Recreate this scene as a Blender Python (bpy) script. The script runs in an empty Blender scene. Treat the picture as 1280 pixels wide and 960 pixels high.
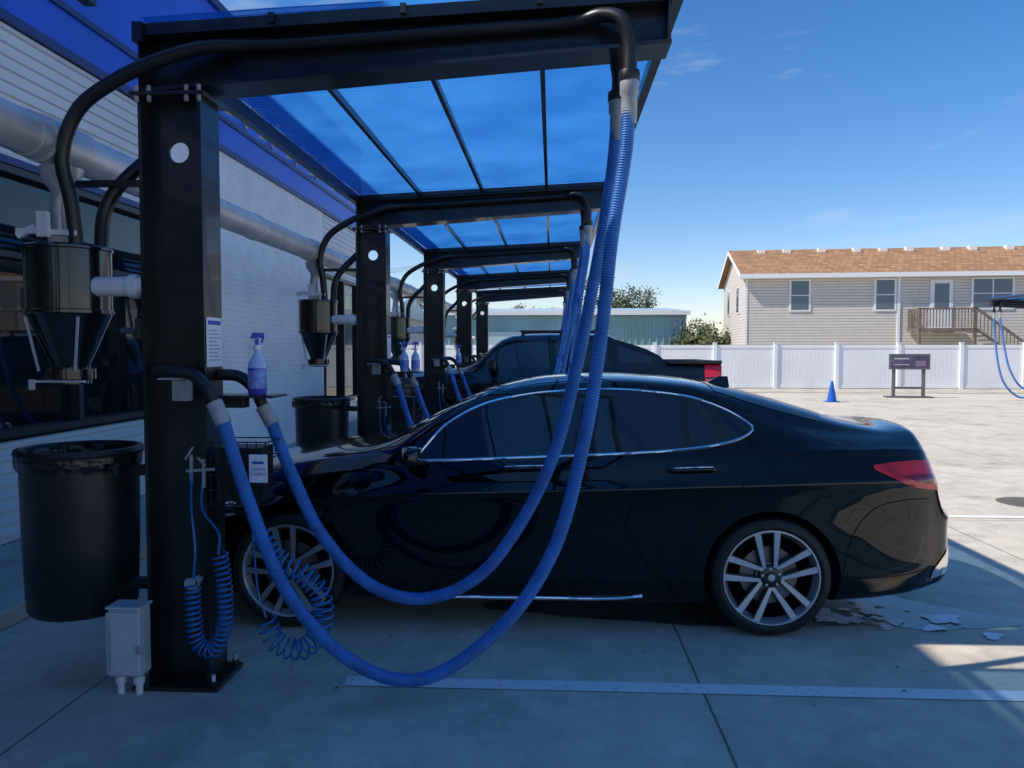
import bpy, bmesh, math, random
import numpy as np
from mathutils import Vector, Matrix
from mathutils.bvhtree import BVHTree
random.seed(7)
scene = bpy.context.scene
col = scene.collection
R = math.radians

# ------------------------------------------------------------------ helpers
def link(o): col.objects.link(o); return o

def M(name, color, rough=.5, metal=0., coat=0., var=None, bump=None, spec=.5):
    m = bpy.data.materials.new(name); m.use_nodes = True
    nt = m.node_tree; b = nt.nodes['Principled BSDF']
    b.inputs['Base Color'].default_value = (*color, 1)
    b.inputs['Roughness'].default_value = rough
    b.inputs['Metallic'].default_value = metal
    b.inputs['Coat Weight'].default_value = coat
    b.inputs['Coat Roughness'].default_value = .03
    b.inputs['Specular IOR Level'].default_value = spec
    if var or bump: tc = nt.nodes.new('ShaderNodeTexCoord')
    if var:
        sc, amt = var
        n = nt.nodes.new('ShaderNodeTexNoise'); n.inputs['Scale'].default_value = sc
        n.inputs['Detail'].default_value = 3
        nt.links.new(tc.outputs['Object'], n.inputs['Vector'])
        r = nt.nodes.new('ShaderNodeMapRange')
        r.inputs['From Min'].default_value = .3; r.inputs['From Max'].default_value = .7
        r.inputs['To Min'].default_value = 1-amt; r.inputs['To Max'].default_value = 1+amt
        nt.links.new(n.outputs['Fac'], r.inputs['Value'])
        mx = nt.nodes.new('ShaderNodeMix'); mx.data_type = 'RGBA'; mx.blend_type = 'MULTIPLY'
        mx.inputs['Factor'].default_value = 1
        mx.inputs[6].default_value = (*color, 1)
        nt.links.new(r.outputs['Result'], mx.inputs[7])
        nt.links.new(mx.outputs[2], b.inputs['Base Color'])
        r2 = nt.nodes.new('ShaderNodeMapRange')
        r2.inputs['To Min'].default_value = max(0, rough-.12); r2.inputs['To Max'].default_value = min(1, rough+.12)
        nt.links.new(n.outputs['Fac'], r2.inputs['Value'])
        nt.links.new(r2.outputs['Result'], b.inputs['Roughness'])
    if bump:
        sc, st = bump
        n = nt.nodes.new('ShaderNodeTexNoise'); n.inputs['Scale'].default_value = sc
        n.inputs['Detail'].default_value = 1
        nt.links.new(tc.outputs['Object'], n.inputs['Vector'])
        bp = nt.nodes.new('ShaderNodeBump'); bp.inputs['Strength'].default_value = st
        bp.inputs['Distance'].default_value = .01
        nt.links.new(n.outputs['Fac'], bp.inputs['Height'])
        nt.links.new(bp.outputs['Normal'], b.inputs['Normal'])
    return m

def empty(name, loc=(0, 0, 0), rz=0):
    e = bpy.data.objects.new(name, None); e.location = loc; e.rotation_euler = (0, 0, rz)
    e.empty_display_size = .2
    return link(e)

def mesh(name, verts, faces, mats, parent=None, smooth=False, midx=None, sharp=None, local=False):
    me = bpy.data.meshes.new(name)
    me.from_pydata([tuple(v) for v in verts], [], [tuple(f) for f in faces])
    if not isinstance(mats, (list, tuple)): mats = [mats]
    for m in mats: me.materials.append(m)
    if midx is not None: me.polygons.foreach_set('material_index', midx)
    me.validate(); me.update()
    if smooth:
        me.polygons.foreach_set('use_smooth', [True]*len(me.polygons))
        if sharp: me.set_sharp_from_angle(angle=R(sharp))
    o = link(bpy.data.objects.new(name, me))
    if parent:
        o.parent = parent
        if not local: o.location = -parent.location     # verts given in world coords
    return o

def bevel(o, w=.005, s=2):
    b = o.modifiers.new('bevel', 'BEVEL'); b.width = w; b.segments = s; b.limit_method = 'ANGLE'
    return o

BF = [(0, 3, 2, 1), (4, 5, 6, 7), (0, 1, 5, 4), (1, 2, 6, 5), (2, 3, 7, 6), (3, 0, 4, 7)]
def boxv(x0, x1, y0, y1, z0, z1):
    return [(x0, y0, z0), (x1, y0, z0), (x1, y1, z0), (x0, y1, z0), (x0, y0, z1), (x1, y0, z1), (x1, y1, z1), (x0, y1, z1)]
def box(name, x0, x1, y0, y1, z0, z1, mat, parent=None, bv=0, local=False):
    o = mesh(name, boxv(x0, x1, y0, y1, z0, z1), BF, mat, parent, local=local)
    if bv: bevel(o, bv)
    return o
class MB:
    """mesh builder: many boxes / hexahedra joined in one mesh"""
    def __init__(s): s.v = []; s.f = []; s.m = []
    def hexa(s, vs, m=0):
        n = len(s.v); s.v += list(vs); s.f += [tuple(i+n for i in f) for f in BF]; s.m += [m]*6
    def box(s, x0, x1, y0, y1, z0, z1, m=0): s.hexa(boxv(x0, x1, y0, y1, z0, z1), m)
    def poly(s, vs, m=0):
        n = len(s.v); s.v += list(vs); s.f.append(tuple(range(n, n+len(vs)))); s.m.append(m)
    def bar(s, a, b, w, h, m=0):
        a = Vector(a); b = Vector(b); d = (b-a).normalized()
        up = Vector((0, 0, 1)) if abs(d.z) < .95 else Vector((0, 1, 0))
        x = d.cross(up).normalized()*w/2; y = x.normalized().cross(d)*h/2
        s.hexa([a-x-y, a+x-y, a+x+y, a-x+y, b-x-y, b+x-y, b+x+y, b-x+y], m)
    def obj(s, name, mats, parent=None, local=False, smooth=False, sharp=None):
        return mesh(name, s.v, s.f, mats, parent, midx=s.m, local=local, smooth=smooth, sharp=sharp)

def catmull(pts, n=12):
    P = np.array(pts, float); P = np.vstack([2*P[0]-P[1], P, 2*P[-1]-P[-2]])
    out = []
    for i in range(1, len(P)-2):
        t = np.linspace(0, 1, n, endpoint=False)[:, None]
        p0, p1, p2, p3 = P[i-1], P[i], P[i+1], P[i+2]
        out.append(.5*((2*p1)+(-p0+p2)*t+(2*p0-5*p1+4*p2-p3)*t**2+(-p0+3*p1-3*p2+p3)*t**3))
    out.append(P[-2][None]); return np.vstack(out)
def resample(P, step):
    d = np.r_[0, np.cumsum(np.linalg.norm(np.diff(P, axis=0), axis=1))]
    n = max(2, int(d[-1]/step)+1); s = np.linspace(0, d[-1], n)
    return np.stack([np.interp(s, d, P[:, k]) for k in range(3)], 1)
def tube(name, pts, r, mat, parent=None, seg=10, step=.03, corr=0, pitch=.012, curve=True, local=False):
    P = catmull(pts) if curve else np.array(pts, float)
    if corr: step = pitch/4
    if step: P = resample(P, step)
    T = np.gradient(P, axis=0); T /= np.linalg.norm(T, axis=1)[:, None]+1e-9
    u = np.cross(T[0], [0, 0, 1.]);
    if np.linalg.norm(u) < .1: u = np.cross(T[0], [0, 1., 0])
    u /= np.linalg.norm(u)
    V = []; a = np.linspace(0, 2*math.pi, seg, endpoint=False); ca = np.cos(a)[:, None]; sa = np.sin(a)[:, None]
    pat = [0, .7, 1, .7]
    for i in range(len(P)):
        u = u-T[i]*np.dot(u, T[i]); u /= np.linalg.norm(u); w = np.cross(T[i], u)
        rr = r-(corr*pat[i % 4] if corr else 0)
        V.append(P[i]+rr*(ca*u+sa*w))
    V = np.vstack(V); n = len(P); F = []
    for i in range(n-1):
        for j in range(seg):
            k = (j+1) % seg
            F.append((i*seg+j, i*seg+k, (i+1)*seg+k, (i+1)*seg+j))
    F.append(tuple(range(seg-1, -1, -1))); F.append(tuple(range((n-1)*seg, n*seg)))
    return mesh(name, V.tolist(), F, mat, parent, smooth=True, sharp=60, local=local)
def lathe(name, prof, c, mat, parent=None, seg=32, axis='z', midx=None, local=False, sharp=35):
    V = []; F = []; mi = []
    for i, (r, h) in enumerate(prof):
        for j in range(seg):
            a = 2*math.pi*j/seg; x, y = r*math.cos(a), r*math.sin(a)
            p = (x, y, h) if axis == 'z' else ((x, h, y) if axis == 'y' else (h, x, y))
            V.append((p[0]+c[0], p[1]+c[1], p[2]+c[2]))
    for i in range(len(prof)-1):
        for j in range(seg):
            k = (j+1) % seg
            F.append((i*seg+j, i*seg+k, (i+1)*seg+k, (i+1)*seg+j)); mi.append(midx[i] if midx else 0)
    o = mesh(name, V, F, mat, parent, smooth=True, midx=mi, sharp=sharp, local=local)
    return o
def cyl(name, a, b, r, mat, parent=None, seg=20, local=False):
    return tube(name, [a, b], r, mat, parent, seg=seg, step=None, curve=False, local=local)
def pchip(xk, yk):
    x = np.array(xk, float); y = np.array(yk, float); h = np.diff(x); d = np.diff(y)/h
    m = np.zeros_like(x)
    for i in range(1, len(x)-1):
        if d[i-1]*d[i] > 0:
            w1 = 2*h[i]+h[i-1]; w2 = h[i]+2*h[i-1]; m[i] = (w1+w2)/(w1/d[i-1]+w2/d[i])
    m[0] = d[0]; m[-1] = d[-1]
    def f(q):
        q = np.clip(np.asarray(q, float), x[0], x[-1]); i = np.clip(np.searchsorted(x, q)-1, 0, len(h)-1)
        t = (q-x[i])/h[i]
        return ((1+2*t)*(1-t)**2*y[i]+t*(1-t)**2*h[i]*m[i]+t*t*(3-2*t)*y[i+1]+t*t*(t-1)*h[i]*m[i+1])
    return f
def clone(root, name, loc, rz=0, skip=()):
    e = empty(name, loc, rz)
    for c in root.children:
        if c.name.split('.')[0] in skip: continue
        n = c.copy(); link(n); n.parent = e
    return e

# ------------------------------------------------------------------ materials
m_black = M('black_painted_steel', (.012, .0125, .014), .34, coat=.25, var=(5, .45))
m_blk_pl = M('black_plastic', (.014, .014, .015), .42, var=(5, .3))
m_canis = M('black_gloss_steel', (.010, .010, .012), .18, coat=.5, var=(8, .3))
m_hose = M('blue_vinyl_hose', (.045, .18, .50), .40, var=(9, .22))
m_coil = M('blue_coil_hose', (.02, .15, .42), .3)
m_bhose = M('black_rubber_hose', (.014, .014, .016), .38)
m_steel = M('galvanised_steel', (.66, .67, .68), .42, metal=.45, var=(4, .18))
m_cuff = M('grey_cuff', (.38, .39, .40), .45, var=(20, .2))
m_pvc = M('white_pvc', (.78, .79, .79), .4, var=(10, .08))
m_box = M('grey_box_plastic', (.55, .56, .57), .5, var=(12, .1))
m_white = M('white_paper', (.82, .83, .84), .6, var=(20, .05))
m_blueink = M('blue_ink', (.02, .09, .45), .5)
m_chrome = M('chrome', (.88, .88, .89), .10, metal=1)
m_paint = M('black_car_paint', (.002, .002, .0022), .15, coat=1., spec=.05)
m_paint.node_tree.nodes['Principled BSDF'].inputs['Coat Roughness'].default_value = .008
m_paint2 = M('black_truck_paint', (.006, .006, .0065), .2, coat=1., spec=.2)
m_dark = M('dark_underbody', (.005, .005, .005), .9)
m_glass = M('tinted_car_glass', (.014, .020, .023), .02, spec=.7)
m_glass2 = M('tinted_window_glass', (.006, .009, .014), .02, spec=.6)
m_tire = M('tyre_rubber', (.014, .014, .0145), .6, var=(15, .3))
m_alloy = M('machined_alloy', (.78, .78, .80), .28, metal=.8)
m_rim = M('dark_rim', (.07, .07, .075), .35, metal=.8)
m_disc = M('brake_disc', (.22, .21, .21), .4, metal=.9)
m_red = M('red_tail_light', (.70, .008, .014), .12, coat=1.)
m_redd = M('dark_red_lens', (.20, .003, .006), .12, coat=1.)
m_purple = M('blue_violet_liquid', (.08, .09, .52), .25, coat=.4)
m_trig = M('blue_trigger', (.04, .08, .50), .4)
m_bag = M('bin_bag', (.01, .01, .011), .25, bump=(25, 1.))
m_wblue = M('blue_metal_cladding', (.008, .085, .64), .35, var=(1.2, .12))
m_trimb = M('dark_blue_trim', (.006, .02, .16), .4)
m_siding = M('pale_metal_siding', (.66, .67, .68), .4, var=(1.5, .08))
m_frame = M('window_frame', (.02, .025, .035), .4)
m_conc2 = M('kerb_concrete', (.44, .41, .36), .85, var=(3, .2), bump=(60, .3))

def node(nt, t, **kw):
    n = nt.nodes.new(t)
    for k, v in kw.items(): setattr(n, k, v)
    return n
def mth(nt, op, a, b=None, c=None):
    n = node(nt, 'ShaderNodeMath', operation=op)
    for i, v in enumerate((a, b, c)):
        if v is None: continue
        if isinstance(v, (int, float)): n.inputs[i].default_value = v
        else: nt.links.new(v, n.inputs[i])
    return n.outputs[0]

def ground_mat():
    m = bpy.data.materials.new('concrete_paving'); m.use_nodes = True; nt = m.node_tree
    b = nt.nodes['Principled BSDF']; L = nt.links
    tc = node(nt, 'ShaderNodeTexCoord'); sp = node(nt, 'ShaderNodeSeparateXYZ'); L.new(tc.outputs['Object'], sp.inputs[0])
    def nz(scale, det=4, rough=.6, dist=0):
        n = node(nt, 'ShaderNodeTexNoise'); n.inputs['Scale'].default_value = scale
        n.inputs['Detail'].default_value = det; n.inputs['Roughness'].default_value = rough; n.inputs['Distortion'].default_value = dist
        L.new(tc.outputs['Object'], n.inputs['Vector']); return n.outputs['Fac']
    big = nz(.45, 4, .65); mid = nz(4.5, 6, .75); fine = nz(110, 1); stain = nz(1.1, 6, .68, .4)
    v = mth(nt, 'MULTIPLY_ADD', big, .6, .74)
    v = mth(nt, 'MULTIPLY', v, mth(nt, 'MULTIPLY_ADD', mid, .9, .57))
    v = mth(nt, 'MULTIPLY', v, mth(nt, 'MULTIPLY_ADD', fine, .5, .76))
    st = node(nt, 'ShaderNodeMapRange'); L.new(stain, st.inputs[0]); st.inputs[1].default_value = .52; st.inputs[2].default_value = .72
    st.inputs[3].default_value = 1; st.inputs[4].default_value = .66
    v = mth(nt, 'MULTIPLY', v, st.outputs[0])
    wob = mth(nt, 'MULTIPLY_ADD', mid, .02, -.01)
    def joint(out, off, sp_):
        q = mth(nt, 'DIVIDE', mth(nt, 'SUBTRACT', mth(nt, 'ADD', out, wob), off), sp_)
        q = mth(nt, 'ABSOLUTE', mth(nt, 'SUBTRACT', q, mth(nt, 'ROUND', q)))
        r = node(nt, 'ShaderNodeMapRange'); L.new(mth(nt, 'MULTIPLY', q, sp_), r.inputs[0])
        r.inputs[1].default_value = .003; r.inputs[2].default_value = .010; r.inputs[3].default_value = .3; r.inputs[4].default_value = 1
        return r.outputs[0]
    j = mth(nt, 'MULTIPLY', joint(sp.outputs[0], .727, 2.96), joint(sp.outputs[1], 1.5, 6.1))
    v = mth(nt, 'MULTIPLY', v, j)
    mx = node(nt, 'ShaderNodeMix', data_type='RGBA', blend_type='MULTIPLY'); mx.inputs[0].default_value = 1
    mx.inputs[6].default_value = (.58, .51, .405, 1); L.new(v, mx.inputs[7]); L.new(mx.outputs[2], b.inputs['Base Color'])
    rr = node(nt, 'ShaderNodeMapRange'); L.new(stain, rr.inputs[0]); rr.inputs[1].default_value = .5; rr.inputs[2].default_value = .72
    rr.inputs[3].default_value = .85; rr.inputs[4].default_value = .5; L.new(rr.outputs[0], b.inputs['Roughness'])
    bp = node(nt, 'ShaderNodeBump'); bp.inputs['Strength'].default_value = .4; bp.inputs['Distance'].default_value = .004
    L.new(mth(nt, 'ADD', fine, j), bp.inputs['Height']); L.new(bp.outputs[0], b.inputs['Normal'])
    return m
m_ground = ground_mat()
def line_mat():
    m = M('white_road_paint', (.76, .74, .70), .7); nt = m.node_tree; L = nt.links; b = nt.nodes['Principled BSDF']
    tc = node(nt, 'ShaderNodeTexCoord'); n = node(nt, 'ShaderNodeTexNoise'); n.inputs['Scale'].default_value = 30; n.inputs['Detail'].default_value = 6; n.inputs['Roughness'].default_value = .7
    L.new(tc.outputs['Object'], n.inputs[0]); r = node(nt, 'ShaderNodeMapRange'); L.new(n.outputs['Fac'], r.inputs[0]); r.inputs[1].default_value = .30; r.inputs[2].default_value = .44
    mx = node(nt, 'ShaderNodeMix', data_type='RGBA'); L.new(r.outputs[0], mx.inputs[0]); mx.inputs[6].default_value = (.50, .46, .39, 1); mx.inputs[7].default_value = (.86, .84, .80, 1)
    L.new(mx.outputs[2], b.inputs['Base Color']); return m
m_line = line_mat()

def pattern_mat(name, c1, c2, mort, scale, bw, bh, msize, swz, rough=.7, bumpd=.01):
    m = bpy.data.materials.new(name); m.use_nodes = True; nt = m.node_tree; b = nt.nodes['Principled BSDF']; L = nt.links
    tc = node(nt, 'ShaderNodeTexCoord'); sp = node(nt, 'ShaderNodeSeparateXYZ'); L.new(tc.outputs['Object'], sp.inputs[0])
    cb = node(nt, 'ShaderNodeCombineXYZ'); ix = {'x': 0, 'y': 1, 'z': 2}
    L.new(sp.outputs[ix[swz[0]]], cb.inputs[0]); L.new(sp.outputs[ix[swz[1]]], cb.inputs[1])
    br = node(nt, 'ShaderNodeTexBrick'); L.new(cb.outputs[0], br.inputs['Vector'])
    br.inputs['Color1'].default_value = (*c1, 1); br.inputs['Color2'].default_value = (*c2, 1); br.inputs['Mortar'].default_value = (*mort, 1)
    br.inputs['Scale'].default_value = scale; br.inputs['Brick Width'].default_value = bw; br.inputs['Row Height'].default_value = bh
    br.inputs['Mortar Size'].default_value = msize
    n = node(nt, 'ShaderNodeTexNoise'); n.inputs['Scale'].default_value = 2.5; n.inputs['Detail'].default_value = 3; L.new(tc.outputs['Object'], n.inputs[0])
    mx = node(nt, 'ShaderNodeMix', data_type='RGBA', blend_type='MULTIPLY'); mx.inputs[0].default_value = 1
    L.new(br.outputs['Color'], mx.inputs[6]); L.new(mth(nt, 'MULTIPLY_ADD', n.outputs['Fac'], .3, .85), mx.inputs[7])
    L.new(mx.outputs[2], b.inputs['Base Color']); b.inputs['Roughness'].default_value = rough
    bp = node(nt, 'ShaderNodeBump'); bp.invert = True; bp.inputs['Distance'].default_value = bumpd; bp.inputs['Strength'].default_value = .6
    L.new(br.outputs['Fac'], bp.inputs['Height']); L.new(bp.outputs[0], b.inputs['Normal'])
    return m
m_brick = pattern_mat('white_painted_brick', (.90, .91, .92), (.88, .89, .90), (.76, .78, .80), 1, .21, .07, .005, 'yz', .7, .006)
m_shing = pattern_mat('brown_shingles', (.46, .25, .12), (.30, .16, .08), (.18, .10, .055), 1, .32, .16, .012, 'xz', .9)

def canopy_mat():
    m = bpy.data.materials.new('blue_polycarbonate'); m.use_nodes = True; nt = m.node_tree; L = nt.links
    nt.nodes.remove(nt.nodes['Principled BSDF']); out = nt.nodes['Material Output']
    tc = node(nt, 'ShaderNodeTexCoord'); n = node(nt, 'ShaderNodeTexNoise'); n.inputs['Scale'].default_value = 1.6; n.inputs['Detail'].default_value = 2
    L.new(tc.outputs['Object'], n.inputs[0])
    cr = node(nt, 'ShaderNodeValToRGB'); L.new(n.outputs['Fac'], cr.inputs[0])
    cr.color_ramp.elements[0].position = .35; cr.color_ramp.elements[0].color = (.03, .20, .56, 1)
    cr.color_ramp.elements[1].position = .7; cr.color_ramp.elements[1].color = (.06, .31, .72, 1)
    tl = node(nt, 'ShaderNodeBsdfTranslucent'); L.new(cr.outputs[0], tl.inputs[0])
    tp = node(nt, 'ShaderNodeBsdfTransparent'); tp.inputs[0].default_value = (.36, .58, .84, 1)
    gl = node(nt, 'ShaderNodeBsdfGlossy'); gl.inputs['Roughness'].default_value = .2; gl.inputs[0].default_value = (.8, .9, 1, 1)
    a = node(nt, 'ShaderNodeMixShader'); a.inputs[0].default_value = .36; L.new(tl.outputs[0], a.inputs[1]); L.new(tp.outputs[0], a.inputs[2])
    c = node(nt, 'ShaderNodeMixShader'); c.inputs[0].default_value = .05; L.new(a.outputs[0], c.inputs[1]); L.new(gl.outputs[0], c.inputs[2])
    L.new(c.outputs[0], out.inputs[0]); return m
m_canopy = canopy_mat()

# ------------------------------------------------------------------ ground
mesh('ground', [(-250, -120, 0), (260, -120, 0), (260, 400, 0), (-250, 400, 0)], [(0, 1, 2, 3)], m_ground)
m_sand = M('sandy_verge', (.50, .44, .34), .95, var=(1.5, .3), bump=(30, .6))
mesh('sandy_verge', [(3, 30.3, .01), (60, 29.2, .01), (60, 60, .01), (-30, 60, .01), (-30, 30.8, .01)], [(0, 1, 2, 3, 4)], m_sand)
mb = MB()
for k in range(-1, 5):
    y = 3.70+4.05*k
    mb.poly([(-1.02, y-.055, .005), (4.9, y-.055, .005), (4.9, y+.055, .005), (-1.02, y+.055, .005)])
for k in range(0, 6):
    y = 9.0+4.05*k
    mb.poly([(9.3, y-.05, .005), (13.5, y-.05, .005), (13.5, y+.05, .005), (9.3, y+.05, .005)])
mb.obj('painted_bay_line', m_line)
o = box('sidewalk', -4.3, -3.2, -16, 18, 0, .12, m_conc2); bevel(o, .02)
mh = empty('manhole_cover', (5.15, 8.5, 0))
lathe('rim', [(0, .006), (.30, .006), (.33, .003)], (0, 0, 0), M('manhole_iron', (.15, .13, .105), .7, var=(30, .4)), mh, local=True)
mb = MB()
for i in range(-4, 5):
    w = math.sqrt(max(0, .27**2-(i*.06)**2)); mb.box(-w, w, i*.06-.012, i*.06+.012, .006, .010)
mb.obj('grating', M('iron_rib', (.20, .175, .14), .6), mh, local=True)

def blob(mb, cx, cy, rx, ry, z, seed, m=0, n=48, k0=1.):
    rnd = random.Random(seed); ph = [rnd.uniform(0, 6.28) for _ in range(6)]
    vs = []
    for i in range(n):
        a = 2*math.pi*i/n
        k = 1+k0*(.24*math.sin(2*a+ph[0])+.18*math.sin(3*a+ph[1])+.12*math.sin(5*a+ph[2])+.07*math.sin(8*a+ph[3])+.05*math.sin(13*a+ph[4]))
        vs.append((cx+rx*k*math.cos(a), cy+ry*k*math.sin(a), z))
    mb.poly(vs, m)
m_wet = M('wet_concrete', (.27, .245, .205), .12, var=(2, .3), spec=.6)
m_wet2 = M('wet_concrete_dark', (.12, .11, .095), .15, var=(2, .3), spec=.6)
m_foam = M('soap_foam', (.78, .83, .86), .35, var=(12, .2))
mb = MB()
blob(mb, 2.0, 4.85, .62, .36, .003, 3, 0); blob(mb, .3, 5.2, 1.5, .5, .0035, 5, 2)
rnd = random.Random(12)
for i in range(30):
    x = rnd.uniform(1.62, 2.55); y = 4.80+rnd.gauss(0, .16); s = rnd.choice((.012, .018, .025, .035, .05, .075))
    blob(mb, x, y, s*1.15, s, .007+i*.0002, 50+i, 1, 40)
mb.obj('soapy_puddle', [m_wet, m_foam, m_wet2])
mb = MB()
for i in range(60):
    x = rnd.uniform(-3, 3.2); y = rnd.choice((rnd.uniform(2.2, 4.3), rnd.uniform(3, 10))); a = rnd.uniform(0, 6.28); s = rnd.uniform(.006, .018); z = .008
    mb.poly([(x+s*math.cos(a), y+s*math.sin(a), z), (x+.4*s*math.cos(a+1.57), y+.4*s*math.sin(a+1.57), z+.004), (x-s*math.cos(a), y-s*math.sin(a), z), (x-.4*s*math.cos(a+1.57), y-.4*s*math.sin(a+1.57), z+.003)])
mb.obj('leaf_litter', M('dead_leaf', (.12, .08, .045), .8))

# ------------------------------------------------------------------ vacuum station
SX, SY = -1.81, 3.70
def beam_z(x):
    t = (x+1.97)/2.51
    return 2.86+.18*t, 3.14+.11*t
def canopy_z(x): return 3.19+(x+1.93)*.045

st = empty('vacuum_station', (SX, SY, 0))
mb = MB()
mb.box(-1.965, -1.948, 3.6, 3.8, .022, 2.835); mb.box(-1.677, -1.66, 3.6, 3.8, .022, 2.835)
mb.obj('column_flanges', m_black, st)
def web_hole(cx, cz, r, hx, hz, y0, y1):
    n = 48; V = []; F = []
    for y in (y0, y1):
        for i in range(n):
            a = 2*math.pi*i/n; V.append((cx+r*math.cos(a), y, cz+r*math.sin(a)))
        for i in range(n):
            a = 2*math.pi*i/n; c, s = math.cos(a), math.sin(a)
            k = min(hx/abs(c) if abs(c) > 1e-6 else 9, hz/abs(s) if abs(s) > 1e-6 else 9)
            V.append((cx+k*c, y, cz+k*s))
    for i in range(n):
        j = (i+1) % n
        F += [(i, n+i, n+j, j), (2*n+j, 3*n+j, 3*n+i, 2*n+i), (j, 2*n+j, 2*n+i, i)]
    return V, F
V, F = web_hole(-1.8125, 2.60, .05, .1355, .1355, 3.692, 3.708)
mesh('column_web_hole', V, F, m_black, st)
mb = MB(); mb.box(-1.948, -1.677, 3.692, 3.708, .022, 2.4645); mb.box(-1.948, -1.677, 3.692, 3.708, 2.7355, 2.835)
mb.obj('column_web', m_black, st)
mb = MB(); mb.box(-2.02, -1.60, 3.54, 3.86, 0, .022)
mb.box(-1.99, -1.63, 3.57, 3.83, 2.837, 2.857)
o = mb.obj('base_plates', m_black, st); bevel(o, .003)
for bx in (-1.99, -1.63):
    for by in (3.57, 3.83):
        cyl('anchor_bolt', (bx, by, .02), (bx, by, .075), .010, m_steel, st, 8)
        cyl('anchor_nut', (bx, by, .022), (bx, by, .045), .019, m_black, st, 6)
for bx in (-1.96, -1.9, -1.72, -1.66):
    cyl('plate_bolt', (bx, 3.585, 2.81), (bx, 3.585, 2.885), .011, m_cuff, st, 6)
mb = MB(); xa, xb = -1.97, .54; th = .018
def slab(x0, x1, y0, y1, zl, zh):
    return [(x0, y0, zl(x0)), (x1, y0, zl(x1)), (x1, y1, zl(x1)), (x0, y1, zl(x0)), (x0, y0, zh(x0)), (x1, y0, zh(x1)), (x1, y1, zh(x1)), (x0, y1, zh(x0))]
mb.hexa(slab(xa, xb, 3.6, 3.8, lambda x: beam_z(x)[0], lambda x: beam_z(x)[0]+th))
mb.hexa(slab(xa, xb, 3.6, 3.8, lambda x: beam_z(x)[1]-th, lambda x: beam_z(x)[1]))
mb.hexa(slab(xa, xb, 3.692, 3.708, lambda x: beam_z(x)[0]+th, lambda x: beam_z(x)[1]-th))
for x in (-1.96, .525):
    mb.hexa(slab(x, x+.012, 3.604, 3.796, lambda q: beam_z(q)[0]+th+.001, lambda q: beam_z(q)[1]-th-.001))
mb.obj('cantilever_beam', m_black, st)
cx, cy = -2.385, 3.70
lathe('canister', [(0, 2.15), (.19, 2.15), (.20, 2.14), (.20, 2.13), (.192, 2.125), (.192, 1.84), (.198, 1.835), (.198, 1.82), (.188, 1.815), (.085, 1.57), (.085, 1.55), (.11, 1.548), (.11, 1.50), (.09, 1.495), (.09, 1.475), (0, 1.475)], (cx, cy, 0), m_canis, st, 40)
mb = MB()
mb.bar((cx+.13, cy-.14, 1.80), (cx+.09, cy-.11, 1.54), .012, .006); mb.bar((cx-.13, cy-.14, 1.80), (cx-.09, cy-.11, 1.54), .012, .006)
mb.bar((cx-.14, cy-.10, 1.49), (cx+.13, cy-.10, 1.49), .02, .01); mb.bar((cx-.12, cy-.12, 1.45), (cx-.12, cy-.12, 1.50), .02, .02)
mb.obj('drum_latch', m_steel, st)
cyl('side_port', (cx+.17, cy-.05, 1.95), (-1.966, cy-.05, 1.95), .048, m_pvc, st)
cyl('side_port_collar', (-2.04, cy-.05, 1.95), (-2.0, cy-.05, 1.95), .058, m_pvc, st)
tube('riser', [(-2.41, 3.70, 2.55), (-2.41, 3.70, 2.42), (-2.42, 3.70, 2.33), (-2.42, 3.70, 2.151)], .045, m_steel, st)
lathe('riser_reducer', [(.10, 2.53), (.085, 2.47), (.05, 2.42), (.045, 2.38)], (-2.41, 3.70, 0), m_steel, st, 24)
cyl('riser_collar', (-2.42, 3.7, 2.15), (-2.42, 3.7, 2.21), .058, m_pvc, st)
mb = MB(); mb.bar((-2.57, 3.60, 2.215), (-2.27, 3.60, 2.20), .03, .025); mb.bar((-2.42, 3.57, 2.18), (-2.42, 3.57, 2.30), .05, .03); mb.bar((-2.57, 3.60, 2.19), (-2.49, 3.62, 2.235), .03, .03)
mb.obj('valve_handle', m_pvc, st)
tube('suction_hose_front', [(-2.29, 3.62, 2.14), (-2.30, 3.60, 2.35), (-2.32, 3.57, 2.56), (-2.23, 3.56, 2.77), (-2.05, 3.56, 2.90), (-1.85, 3.565, 2.99), (-1.65, 3.60, 3.06), (-1.45, 3.645, 3.085), (-1.2, 3.65, 3.09), (-.4, 3.65, 3.135), (.08, 3.648, 3.16), (.22, 3.60, 3.17), (.31, 3.56, 3.13), (.345, 3.56, 3.02), (.345, 3.56, 2.86)], .033, m_bhose, st, seg=14, step=.02)
tube('suction_hose_rear', [(-2.23, 3.72, 2.14), (-2.22, 3.74, 2.32), (-2.15, 3.76, 2.46), (-2.0, 3.80, 2.62), (-1.85, 3.84, 2.8), (-1.6, 3.84, 3.0), (-1.3, 3.755, 3.08), (-.4, 3.755, 3.13), (.05, 3.76, 3.15), (.26, 3.84, 3.14), (.315, 3.84, 3.0), (.315, 3.84, 2.86)], .033, m_bhose, st, seg=14, step=.02)
for hx, hy in ((.345, 3.56), (.315, 3.84)):
    lathe('hose_cuff', [(.034, 2.90), (.043, 2.88), (.043, 2.80), (.036, 2.79), (.036, 2.72), (.033, 2.66)], (hx, hy, 0), m_cuff, st, 20)
    lathe('hose_clamp', [(.046, 2.90), (.048, 2.89), (.048, 2.86), (.046, 2.855)], (hx, hy, 0), m_blk_pl, st, 20)
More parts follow.
